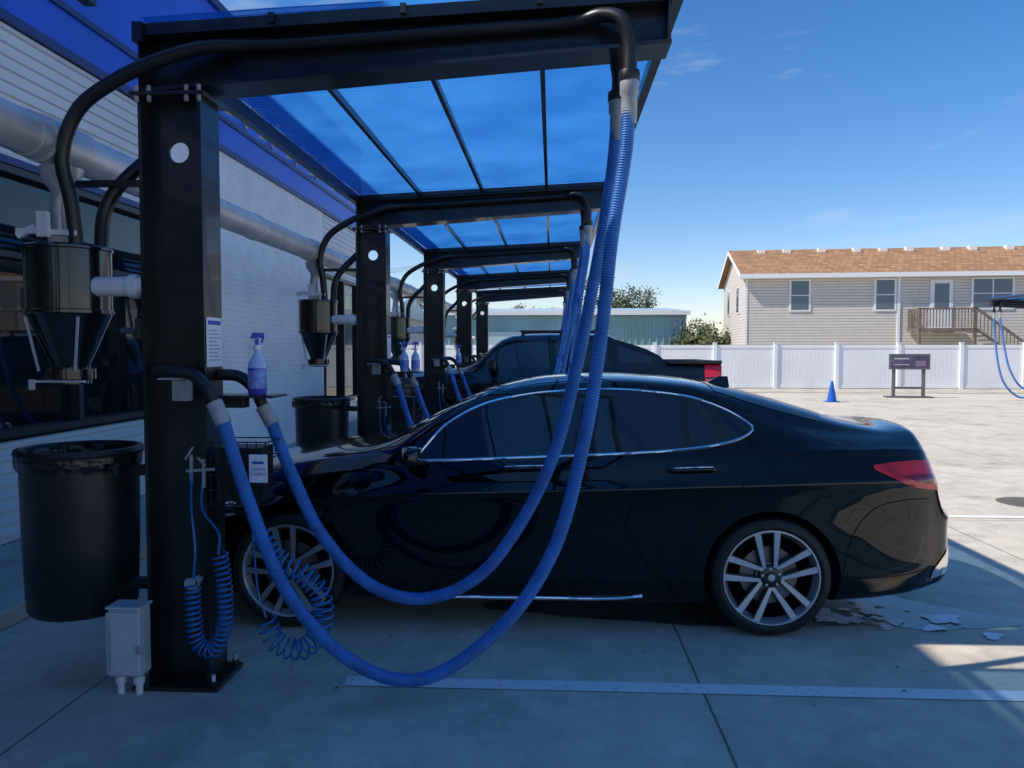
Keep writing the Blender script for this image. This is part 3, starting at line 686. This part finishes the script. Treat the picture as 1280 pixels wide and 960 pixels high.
for sg_ in (-1, 1):
    patch('front_door_glass', bvh, np.linspace(-.80, .05, 40), wl, wt, 8, None, .003, m_glass, car, sgn=sg_)
    patch('rear_door_glass', bvh, np.linspace(.17, .765, 30), wl, wt, 8, None, .003, m_glass, car, sgn=sg_)
    patch('quarter_glass', bvh, np.linspace(.795, 1.172, 24), wl, wt, 8, None, .003, m_glass, car, sgn=sg_)
    patch('b_pillar_cover', bvh, np.linspace(.05, .17, 8), wl, wt, 8, None, .0045, m_canis, car, sgn=sg_)
    patch('quarter_divider', bvh, np.linspace(.765, .795, 4), wl, wt, 8, None, .0055, m_blk_pl, car, sgn=sg_)
    xs = np.linspace(-.80, 1.175, 50)
    ring = [(x, float(wt(x))+.006) for x in xs]+[(1.183, 1.182)]+[(x, float(wl(x))-.006) for x in xs[::-1]]
    surf_line('window_chrome', bvh, ring, .0095, m_chrome, car, sgn=sg_, off=.002, curve=False)
    surf_line('shut_line_front', bvh, [(-1.08, .945), (-1.18, .86), (-1.21, .7), (-1.20, .45), (-1.13, .27), (-1.0, .225)], .004, m_gap, car, sgn=sg_)
    surf_line('shut_line_mid', bvh, [(.10, 1.02), (.115, .8), (.10, .5), (.08, .23)], .004, m_gap, car, sgn=sg_)
    surf_line('shut_line_rear', bvh, [(1.15, 1.135), (1.13, .98), (1.05, .84), (.90, .68), (.80, .52), (.76, .35), (.70, .23)], .004, m_gap, car, sgn=sg_)
    surf_line('sill_gap', bvh, [(-1.0, .23), (0, .228), (.7, .23)], .004, m_gap, car, sgn=sg_)
    surf_line('sill_chrome', bvh, [(-.88, .20), (-.2, .20), (.3, .205), (.52, .225)], .012, m_chrome, car, sgn=sg_, off=.003)
    surf_line('fuel_door', bvh, [(1.25, .93), (1.40, .93), (1.42, .95), (1.43, 1.03), (1.41, 1.05), (1.26, 1.04), (1.235, 1.02), (1.235, .95), (1.25, .93)], .003, m_gap, car, sgn=sg_, curve=False)
    surf_line('bumper_gap', bvh, [(1.64, .36), (1.68, .55), (1.75, .68), (1.85, .76), (2.0, .79), (2.15, .79)], .0035, m_gap, car, sgn=sg_)
    for hx in (.80, -.16):
        pts = []
        for q, out in ((-.13, .004), (-.11, .028), (-.04, .038), (.05, .038), (.11, .028), (.13, .006)):
            p = hit(bvh, (hx+q, sg_*3, .955+q*.04), (0, -sg_, 0), out); pts.append(tuple(p))
        tube('door_handle', pts, .0135, m_paint, car, seg=10, step=.01, local=True)
        pts = [(a, b+sg_*.006, c+.014) for a, b, c in pts[1:-1]]
        tube('handle_chrome', pts, .004, m_chrome, car, seg=6, step=.01, local=True)
    tl_hi = pchip([1.80, 1.95, 2.1, 2.26], [.985, 1.0, 1.005, .995]); tl_lo = pchip([1.80, 1.95, 2.1, 2.26], [.975, .905, .855, .83])
    patch('tail_light', bvh, np.linspace(1.82, 2.235, 30), tl_lo, tl_hi, 10, None, .006, m_red, car, sgn=sg_)
    patch('tail_light_bar', bvh, np.linspace(1.90, 2.22, 22), lambda u: tl_lo(u)+.035, lambda u: max(tl_lo(u)+.036, tl_hi(u)-.075), 3, None, .009, m_redd, car, sgn=sg_)
    patch('tail_light_rear', bvh, np.linspace(sg_*.30, sg_*.70, 20), lambda u: .86, lambda u: .97, 4, None, .006, m_red, car, mode='rear')
    patch('bumper_corner_trim', bvh, np.linspace(2.20, 2.33, 8), lambda u: .31+(u-2.2)*.3, lambda u: .36+(u-2.2)*1.0, 4, None, .006, m_chrome, car, sgn=sg_)
    patch('headlight', bvh, np.linspace(-2.30, -1.86, 18), lambda u: .63+(u+2.3)*.1, lambda u: .70+(u+2.3)*.14, 4, None, .006, m_chrome, car, sgn=sg_)
    o = mesh('door_mirror', [(-.88, sg_*.93, .98), (-.76, sg_*.93, .98), (-.75, sg_*1.09, .99), (-.83, sg_*1.10, 1.0), (-.87, sg_*.93, 1.09), (-.745, sg_*.93, 1.10), (-.74, sg_*1.08, 1.10), (-.82, sg_*1.09, 1.08)], BF, m_paint, car, local=True)
    bevel(o, .028, 4); o.data.polygons.foreach_set('use_smooth', [True]*6)
    mb = MB(); mb.bar((-.76, sg_*.86, .985), (-.79, sg_*.95, 1.0), .05, .03); mb.obj('mirror_stalk', m_blk_pl, car, local=True)
    for wx in (WF, WR): wheel(car, wx, sg_*.905, .345, .345, .272, sg_)
patch('windscreen', bvh, np.linspace(-.66, .66, 24), lambda y: -1.06+.22*(y/.7)**2, lambda y: -.36+.12*(y/.7)**2, 14, None, .004, m_glass, car, mode='top')
patch('rear_screen', bvh, np.linspace(-.56, .56, 20), lambda y: .98+.0*y, lambda y: 1.74-.15*(y/.6)**2, 14, None, .004, m_glass, car, mode='top')
patch('licence_recess', bvh, np.linspace(-.28, .28, 8), lambda y: .70, lambda y: .83, 4, None, .005, m_white, car, mode='rear')
patch('grille', bvh, np.linspace(-.45, .45, 12), lambda y: .40, lambda y: .64, 6, None, .005, m_dark, car, mode='front')
mb = MB(); mb.hexa([(1.02, -.03, 1.41), (1.20, -.03, 1.37), (1.20, .03, 1.37), (1.02, .03, 1.41), (1.13, -.006, 1.465), (1.19, -.008, 1.465), (1.19, .008, 1.465), (1.13, .006, 1.465)])
bevel(mb.obj('antenna_fin', m_paint, car, local=True), .006)
tube('wiper', [(-1.02, -.55, 1.05), (-.98, -.2, 1.10), (-.98, .1, 1.115)], .008, m_blk_pl, car, seg=6, local=True)

# pickup truck
TX, TY = 0., 13.75
tr = empty('pickup_truck', (TX, TY, 0))
T2 = {
 'wm': ([-2.9, -2.8, -2.5, -1.8, 0, 2.0, 2.6, 2.78], [.7, .88, .97, 1.0, 1.0, 1.0, .98, .95]),
 'wb': ([-2.9, -2.7, -2.0, -1.3, 0, 1.2, 2.0, 2.78], [.6, .84, .92, .93, .94, .94, .95, .92]),
 'zb': ([-2.9, -2.8, -2.4, -1.4, 0, 1.2, 1.4, 2.7, 2.78], [1.0, 1.12, 1.18, 1.26, 1.28, 1.30, 1.32, 1.36, 1.34]),
 'zbot': ([-2.9, -2.6, -1.5, 1.5, 2.6, 2.78], [.45, .36, .38, .38, .48, .52]),
 'wre': ([-2.9, -2.5, -1.45, -1.3, -.8, 0, .8, 1.0, 1.95, 2.78], [.4, .66, .82, .86, .76, .73, .73, .75, .90, .88]),
 'zre': ([-2.9, -2.7, -1.5, -1.35, -.8, -.6, .9, 1.0, 1.80, 1.88, 2.7, 2.78], [1.04, 1.2, 1.30, 1.35, 1.80, 1.86, 1.87, 1.84, 1.53, 1.44, 1.44, 1.42]),
 'zr': ([-2.9, -2.7, -1.5, -1.38, -.85, -.65, 0, .9, 1.0, 1.1, 1.35, 1.5, 2.7, 2.78], [1.06, 1.24, 1.37, 1.42, 1.84, 1.91, 1.94, 1.93, 1.89, 1.78, 1.5, 1.40, 1.40, 1.39])}
tb, tbv = loft_vehicle('body', T2, -2.9, 2.78, 130, [m_paint2, m_dark], [(-1.95, .41), (1.55, .41)], tr, .47)
twt = pchip([-1.15, -.8, -.3, .5, .95, 1.05], [1.42, 1.70, 1.79, 1.80, 1.76, 1.64]); twl = pchip([-1.15, 0, 1.12], [1.33, 1.34, 1.37])
m_tglass = M('truck_glass', (.02, .028, .03), .04, spec=.7)
for sg_ in (-1, 1):
    patch('front_glass', tbv, np.linspace(-1.12, -.04, 30), twl, twt, 6, None, .004, m_tglass, tr, sgn=sg_)
    patch('rear_glass', tbv, np.linspace(.06, .92, 24), twl, twt, 6, None, .004, m_tglass, tr, sgn=sg_)
    patch('sail_panel', tbv, np.linspace(1.10, 1.66, 16), lambda u: 1.42+(u-1.14)*.05, lambda u: max(1.43+(u-1.14)*.05, 1.72-(u-1.10)*.38), 4, None, .004, m_tglass, tr, sgn=sg_)
    patch('tail_light', tbv, np.linspace(2.50, 2.77, 8), lambda u: 1.08, lambda u: 1.40, 4, None, .008, m_red, tr, sgn=sg_)
    patch('tail_light_rear', tbv, np.linspace(sg_*.74, sg_*.90, 5), lambda u: 1.05, lambda u: 1.38, 4, None, .006, m_red, tr, mode='rear')
    surf_line('door_gap', tbv, [(.01, 1.78), (.01, 1.2), (.01, .6)], .006, m_dark, tr, sgn=sg_, curve=False)
    surf_line('bed_gap', tbv, [(1.02, 1.6), (1.04, 1.2), (1.02, .6)], .008, m_dark, tr, sgn=sg_, curve=False)
    mb = MB(); mb.box(1.9, 2.78, sg_*.93-.05, sg_*.93+.05, 1.42, 1.475); bevel(mb.obj('bed_rail_cap', m_blk_pl, tr, local=True), .015)
    mb = MB(); mb.bar((-.55, sg_*.62, 1.965), (.85, sg_*.62, 1.965), .04, .035)
    for x in (-.5, .15, .8): mb.box(x-.03, x+.03, sg_*.62-.015, sg_*.62+.015, 1.88, 1.95)
    bevel(mb.obj('roof_rail', m_blk_pl, tr, local=True), .008)
    mb = MB(); mb.box(-1.05, -.92, min(sg_*.98, sg_*1.2), max(sg_*.98, sg_*1.2), 1.30, 1.50); bevel(mb.obj('door_mirror', m_blk_pl, tr, local=True), .04, 3)
    for wx in (-1.95, 1.55): wheel(tr, wx, sg_*.97, .41, .41, .25, sg_, nsp=6)
mb = MB(); mb.box(2.70, 2.79, -.85, .85, 1.38, 1.47); bevel(mb.obj('tailgate_top', m_blk_pl, tr, local=True), .012)
patch('windscreen', tbv, np.linspace(-.74, .74, 16), lambda y: -1.33+.1*y*y, lambda y: -.82+.08*y*y, 10, None, .005, m_tglass, tr, mode='top')

# ------------------------------------------------------------------ far setting
fe = empty('white_fence', (10, 33.3, 0)); m_vinyl = M('white_vinyl', (.82, .82, .83), .45, var=(.7, .05))
mb = MB(); x = -16.0; slope = -.012
def fy(x): return 33.4+slope*(x-8)
while x < 48:
    y = fy(x)
    mb.box(x-.07, x+.07, y-.07, y+.07, 0, 1.95); mb.box(x-.085, x+.085, y-.085, y+.085, 1.951, 1.98)
    mb.box(x+.071, x+2.479, y-.03, y+.03, .05, .17); mb.box(x+.071, x+2.479, y-.03, y+.03, 1.74, 1.87)
    n = 15; w = 2.408/n
    for i in range(n): mb.box(x+.071+i*w+.004, x+.071+(i+1)*w-.004, y-.012, y+.012, .171, 1.739)
    mb.box(x+.071, x+2.479, y-.004, y+.004, .171, 1.739)
    x += 2.55
mb.obj('panels', m_vinyl, fe)

m_vsid = pattern_mat('beige_lap_siding', (.66, .60, .52), (.64, .58, .505), (.30, .275, .24), 1, 40., .15, .012, 'xz', .65, .02)
m_vsid2 = pattern_mat('beige_lap_siding_gable', (.66, .60, .52), (.64, .58, .505), (.30, .275, .24), 1, 40., .15, .012, 'yz', .65, .02)
m_trim = M('white_trim', (.78, .78, .76), .5); m_hglass = M('house_glass', (.08, .11, .14), .05, spec=.8)
m_deck = M('weathered_wood', (.17, .13, .10), .8, var=(4, .3))
def house(loc, rz, Lh, wins, seed=1):
    h = empty('sided_house', loc, rz); D = 8.2; E = 5.75; RZ = 7.35; oh = .45
    mb = MB(); mb.box(0, Lh, 0, D, 0, E); mb.obj('walls', m_vsid, h, local=True)
    for x in (-.012, Lh+.012):
        mesh('gable_end', [(x, 0, 0), (x, D, 0), (x, D, E), (x, D/2, RZ-.1), (x, 0, E)], [(0, 1, 2, 3, 4)], m_vsid2, h, local=True)
    sl = (RZ-E)/(D/2); t = .09
    mb = MB()
    for a, b in ((-oh, D/2), (D+oh, D/2)):
        za = E-sl*oh; zb_ = RZ
        mb.hexa([(-.35, min(a, b), (za if a < b else zb_)), (Lh+.35, min(a, b), (za if a < b else zb_)), (Lh+.35, max(a, b), (zb_ if a < b else za)), (-.35, max(a, b), (zb_ if a < b else za)),
                 (-.35, min(a, b), (za if a < b else zb_)+t), (Lh+.35, min(a, b), (za if a < b else zb_)+t), (Lh+.35, max(a, b), (zb_ if a < b else za)+t), (-.35, max(a, b), (zb_ if a < b else za)+t)])
    mb.obj('roof', m_shing, h, local=True)
    mb = MB(); mb.box(-.36, Lh+.36, -oh-.03, -oh-.002, E-sl*oh-.16, E-sl*oh+.07); mb.box(-.36, Lh+.36, -oh, -.005, E-sl*oh-.17, E-sl*oh-.15)
    for sg_ in (0, 1):
        y0, y1 = (-oh, D/2) if sg_ == 0 else (D+oh, D/2)
        mb.bar((-.37, y0, E-sl*oh-.04), (-.37, y1, RZ-.04), .03, .2)
    mb.box(-.02, .08, -.035, -.003, 0, E-.2); mb.box(7.6, 7.74, -.06, -.003, 0, E-.2)
    mb.obj('fascia', m_trim, h, local=True)
    mb = MB(); rnd = random.Random(seed); x = 1.4
    while x < Lh:
        y = D/2-.55; z = E+sl*(y)+t; mb.box(x-.2, x+.2, y-.15, y+.25, z-.05, z+.17+rnd.uniform(-.02, .06)); x += rnd.choice((1.4, 1.9, 1.6))
    mb.obj('roof_vents', m_trim, h, local=True)
    fr = MB()
    for (u, w, z0, z1, k) in wins:
        fr.box(u-w/2-.07, u+w/2+.07, -.05, -.004, z0-.07, z1+.07, 0)
        if k == 1:
            fr.box(u-w/2, u+w/2, -.056, -.051, z0, z1, 0); fr.box(u-w/2+.12, u+w/2-.12, -.062, -.057, z0+1.0, z1-.12, 1)
        else:
            n = 2 if w > 1.4 else 1
            for i in range(n):
                a = u-w/2+i*w/n+.03; b = u-w/2+(i+1)*w/n-.03; zm = (z0+z1)/2
                fr.box(a, b, -.056, -.051, z0+.02, zm-.025, 1); fr.box(a, b, -.056, -.051, zm+.025, z1-.02, 1)
    fr.obj('windows', [m_trim, m_hglass], h, local=True)
    gw = MB()
    for v in (2.4, 5.8):
        gw.box(-.06, -.014, v-.45, v+.45, 3.7, 5.2, 0); gw.box(-.068, -.061, v-.38, v+.38, 3.77, 5.13, 1)
    gw.obj('gable_windows', [m_trim, m_hglass], h, local=True)
    for bx in (8.1, 14.6):
        mb = MB(); z = 2.75; x1 = bx+2.7
        mb.box(bx, x1, -1.6, -.07, z-.15, z)
        for px in (bx+.06, x1-.06): mb.box(px-.06, px+.06, -1.6, -1.48, 0, z+1.0)
        mb.box(bx, x1, -1.60, -1.52, z+.92, z+1.0)
        n = 18
        for i in range(n): q = bx+.1+i*(x1-bx-.2)/(n-1); mb.box(q-.02, q+.02, -1.57, -1.53, z+.05, z+.92)
        mb.box(bx, bx+.06, -1.5, -.08, z+.92, z+1.0)
        for i in range(8): q = -1.5+i*.2; mb.box(bx+.01, bx+.05, q-.02, q+.02, z, z+.92)
        for i in range(13): mb.box(x1+i*.26, x1+.27+i*.26, -1.55, -.5, z-.22-i*.2, z-.17-i*.2)
        for off in (0, 1.0):
            mb.bar((x1, -1.56, z+off-.05), (x1+3.3, -1.56, z+off-2.55), .06, .12)
        for i in range(20): q = i/19*3.3; mb.box(x1+q-.02, x1+q+.02, -1.58, -1.54, z-.05-q*.76, z+.93-q*.76)
        mb.obj('balcony', m_deck, h, local=True)
    return h
house((10.25, 41.6, 0), R(-4.5), 34, [(2.75, .95, 3.75, 5.3, 0), (7.0, .95, 3.75, 5.3, 0), (9.75, .95, 2.75, 5.2, 1), (12.2, 1.9, 3.8, 5.3, 0), (16.4, .95, 2.75, 5.2, 1), (18.8, 1.9, 3.8, 5.3, 0), (22, .95, 3.7, 5.3, 0), (26, .95, 3.7, 5.3, 0)])

mt = empty('metal_warehouse', (0, 54, 0))
m_teal = M('teal_metal', (.22, .38, .42), .45, var=(.6, .12)); m_tealr = M('pale_metal_roof', (.42, .54, .58), .4, var=(.5, .1))
mb = MB(); mb.box(-22, 8.9, 52, 62, 0, 4.15, 0)
x = -21.9
while x < 8.8: mb.box(x, x+.12, 51.94, 51.995, .1, 3.95, 0); x += .45
mb.box(8.905, 8.93, 51.9, 62, 3.9, 4.2, 2)
mb.hexa([(-22.2, 51.6, 4.151), (9.1, 51.6, 4.151), (9.1, 62, 4.9), (-22.2, 62, 4.9), (-22.2, 51.6, 4.25), (9.1, 51.6, 4.25), (9.1, 62, 5.0), (-22.2, 62, 5.0)], 1)
mb.box(-22.2, 9.1, 51.55, 51.595, 4.0, 4.27, 2)
for x in (-16, -10, -4.5): mb.box(x, x+2.6, 51.91, 51.935, .1, 2.9, 1)
mb.obj('shell', [m_teal, m_tealr, m_trim, m_hglass], mt)
mt2 = empty('storage_building', (-26, 40, 0))
mb = MB(); mb.box(-24, -7.6, 34.6, 46, 0, 3.3, 0); mb.hexa([(-24.3, 34.2, 3.301), (-7.3, 34.2, 3.301), (-7.3, 46, 3.301), (-24.3, 46, 3.301), (-24.3, 40, 4.5), (-7.3, 40, 4.5), (-7.3, 40.2, 4.5), (-24.3, 40.2, 4.5)], 1)
for x in (-22, -18, -14, -10): mb.box(x, x+1.3, 34.57, 34.59, 1, 2.3, 2)
mb.obj('shell', [M('pale_stucco', (.5, .5, .48), .8, var=(1, .1)), m_tealr, m_hglass], mt2)

m_leaf = [M('leaf_dark', (.035, .055, .018), .7, var=(3, .4)), M('leaf_mid', (.07, .10, .03), .7, var=(3, .3)), M('leaf_dry', (.13, .13, .05), .7, var=(3, .3))]
m_bark = M('bark', (.09, .07, .05), .9, var=(6, .3), bump=(20, .5))
def tree(name, loc, H, Wd, seed, crown0=.3):
    rnd = random.Random(seed); e = empty(name, loc); tips = []
    th = H*crown0
    def limb(p, d, L, r, lvl):
        pts = [p]; q = Vector(p)
        for i in range(4):
            d = (d+Vector((rnd.uniform(-.25, .25), rnd.uniform(-.25, .25), rnd.uniform(-.05, .15)))).normalized(); q = q+d*L/4; pts.append(tuple(q))
            if lvl > 0 and i >= 1:
                for _ in range(2):
                    a = rnd.uniform(0, 6.28); limb(tuple(q), Vector((math.cos(a), math.sin(a), rnd.uniform(.1, .6))).normalized(), L*.6, r*.5, lvl-1)
        tips.append(q)
        n = len(pts); V = []; F = []
        for i, pp in enumerate(pts):
            rr = r*(1-.75*i/(n-1))
            for j in range(6): V.append((pp[0]+rr*math.cos(j*1.047), pp[1]+rr*math.sin(j*1.047), pp[2]))
        for i in range(n-1):
            for j in range(6): k = (j+1) % 6; F.append((i*6+j, i*6+k, (i+1)*6+k, (i+1)*6+j))
        W.append((V, F))
    W = []
    limb((0, 0, 0), Vector((0, 0, 1)), th*1.5, H*.03, 0)
    for i in range(7):
        a = i*.9; limb((0, 0, th*rnd.uniform(.7, 1.3)), Vector((math.cos(a)*Wd/H, math.sin(a)*Wd/H, rnd.uniform(.4, 1))).normalized(), H*.5, H*.016, 1)
    V = []; F = []
    for v, f in W: n = len(V); V += v; F += [tuple(i+n for i in q) for q in f]
    mesh('branches', V, F, m_bark, e, local=True)
    V = []; F = []; mi = []
    cl = [t+Vector((rnd.gauss(0, .3), rnd.gauss(0, .3), rnd.gauss(0, .3))) for t in tips for _ in range(2)]
    for c in cl:
        c.x = max(-Wd/2, min(Wd/2, c.x)); c.z = min(H, max(th*.8, c.z)); m = rnd.choice((0, 0, 1, 1, 2)); s = rnd.uniform(.35, .75)
        for _ in range(85):
            p = c+Vector((rnd.gauss(0, s*.55), rnd.gauss(0, s*.55), rnd.gauss(0, s*.4))); sz = rnd.uniform(.06, .15)
            a = Vector((rnd.gauss(0, 1), rnd.gauss(0, 1), rnd.gauss(0, 1))).normalized(); b = a.orthogonal().normalized()
            n = len(V); V += [p-a*sz, p+b*sz*.5, p+a*sz, p-b*sz*.5]; F.append((n, n+1, n+2, n+3)); mi.append(m if rnd.random() < .8 else rnd.choice((0, 1)))
    mesh('leaves', V, F, m_leaf, e, midx=mi, local=True)
    return e
tree('live_oak_tree', (6.0, 70, 0), 8.0, 5.5, 11)
tree('shrub', (9.55, 47.6, 0), 3.5, 2.4, 13, .12); tree('shrub', (9.2, 50, 0), 3.0, 2.4, 19, .12)
tree('live_oak_tree', (-3.0, 75, 0), 6.4, 6, 15); tree('live_oak_tree', (-13, 62, 0), 7.0, 6, 17); tree('live_oak_tree', (-20, 70, 0), 8.5, 7, 18)
up = empty('utility_pole', (-8.6, 60, 0)); m_pole = M('pole_wood', (.12, .10, .08), .9)
lathe('pole', [(.17, 0), (.12, 9.0), (0, 9.0)], (0, 0, 0), m_pole, up, 12, local=True)
mb = MB(); mb.box(-1.2, 1.2, -.06, .06, 8.2, 8.32); mb.obj('crossarm', m_pole, up, local=True)
for x in (-1.1, 0, 1.1):
    tube('wire', [(x, 0, 8.35), (x-12, 5, 7.7), (x-24, 10, 8.3)], .012, m_dark, up, seg=5, step=1., local=True)
isg = empty('information_sign', (12.35, 27.4, 0), R(-8))
m_pur = M('slate_print', (.06, .05, .10), .5, var=(2.5, .7))
mb = MB()
for x in (-.48, .48): mb.box(x-.05, x+.05, -.05, .05, 0, 1.5, 0)
mb.box(-.66, .66, -.10, -.052, .98, 1.52, 0); mb.box(-.60, .60, -.108, -.101, 1.04, 1.46, 1); mb.box(-.50, -.02, -.114, -.109, 1.33, 1.38, 2); mb.box(.2, .52, -.114, -.109, 1.1, 1.28, 3); mb.box(-.50, .0, -.114, -.109, 1.13, 1.16, 2)
mb.box(-.48, .48, -.03, .03, .30, .38, 0); mb.box(-.75, .75, -.25, .25, 0, .05, 0)
bevel(mb.obj('board', [M('sign_frame', (.12, .11, .115), .6), m_pur, m_cuff, M('violet_print', (.20, .14, .24), .5)], isg, local=True), .006, 1)
m_cone = M('blue_cone_plastic', (.01, .09, .45), .4)
co = empty('traffic_cone', (8.9, 25.0, 0))
lathe('cone', [(.15, .03), (.145, .05), (.035, .66), (.02, .67), (0, .66)], (0, 0, 0), m_cone, co, 24, local=True)
bevel(box('base', -.2, .2, -.2, .2, 0, .03, m_cone, co, local=True), .01)

# ------------------------------------------------------------------ sky, sun, camera
to_sun = Vector((-.87, -.25, 1)).normalized(); el = math.asin(to_sun.z); az = math.atan2(to_sun.x, to_sun.y)
w = bpy.data.worlds.new('World'); scene.world = w; w.use_nodes = True; nt = w.node_tree; L = nt.links
bg = nt.nodes['Background']; sky = node(nt, 'ShaderNodeTexSky'); sky.sky_type = 'NISHITA'; sky.sun_disc = False
sky.sun_elevation = el; sky.sun_rotation = az % (2*math.pi); sky.air_density = 1.0; sky.dust_density = .25; sky.ozone_density = 3.0
hs = node(nt, 'ShaderNodeHueSaturation'); hs.inputs['Saturation'].default_value = 1.33; hs.inputs['Value'].default_value = 1.14; L.new(sky.outputs[0], hs.inputs['Color'])
tint = node(nt, 'ShaderNodeMix', data_type='RGBA', blend_type='MULTIPLY'); tint.inputs[0].default_value = 1; L.new(hs.outputs[0], tint.inputs[6]); tint.inputs[7].default_value = (1.0, .88, .94, 1)
tc = node(nt, 'ShaderNodeTexCoord'); mp = node(nt, 'ShaderNodeMapping'); mp.inputs['Scale'].default_value = (2.2, 2.2, 9.); mp.inputs['Rotation'].default_value = (0, R(6), 0)
L.new(tc.outputs['Generated'], mp.inputs[0])
n1 = node(nt, 'ShaderNodeTexNoise'); n1.inputs['Scale'].default_value = 1.6; n1.inputs['Detail'].default_value = 6; n1.inputs['Roughness'].default_value = .62; n1.inputs['Distortion'].default_value = .6
L.new(mp.outputs[0], n1.inputs[0])
cr = node(nt, 'ShaderNodeMapRange'); L.new(n1.outputs['Fac'], cr.inputs[0]); cr.inputs[1].default_value = .585; cr.inputs[2].default_value = .86; cr.inputs[3].default_value = 0; cr.inputs[4].default_value = .6
mx = node(nt, 'ShaderNodeMix', data_type='RGBA'); L.new(cr.outputs[0], mx.inputs[0]); L.new(tint.outputs[2], mx.inputs[6]); mx.inputs[7].default_value = (4.6, 5.0, 5.6, 1)
L.new(mx.outputs[2], bg.inputs['Color']); bg.inputs['Strength'].default_value = .15
sl = bpy.data.lights.new('sun', 'SUN'); sl.energy = 5.0; sl.angle = R(.53); sl.color = (1, .94, .85)
so = link(bpy.data.objects.new('sun', sl)); so.rotation_euler = (-to_sun).to_track_quat('-Z', 'Y').to_euler(); so.location = (-20, -8, 30)
cam = bpy.data.cameras.new('camera'); cam.sensor_width = 36; cam.lens = 27.06; cam.clip_start = .05; cam.clip_end = 1500
c = link(bpy.data.objects.new('camera', cam)); c.location = (0, 0, 1.64); c.rotation_euler = (R(90-2.5), 0, R(3.0)); scene.camera = c
scene.view_settings.view_transform = 'Standard'; scene.view_settings.look = 'None'; scene.view_settings.exposure = 0
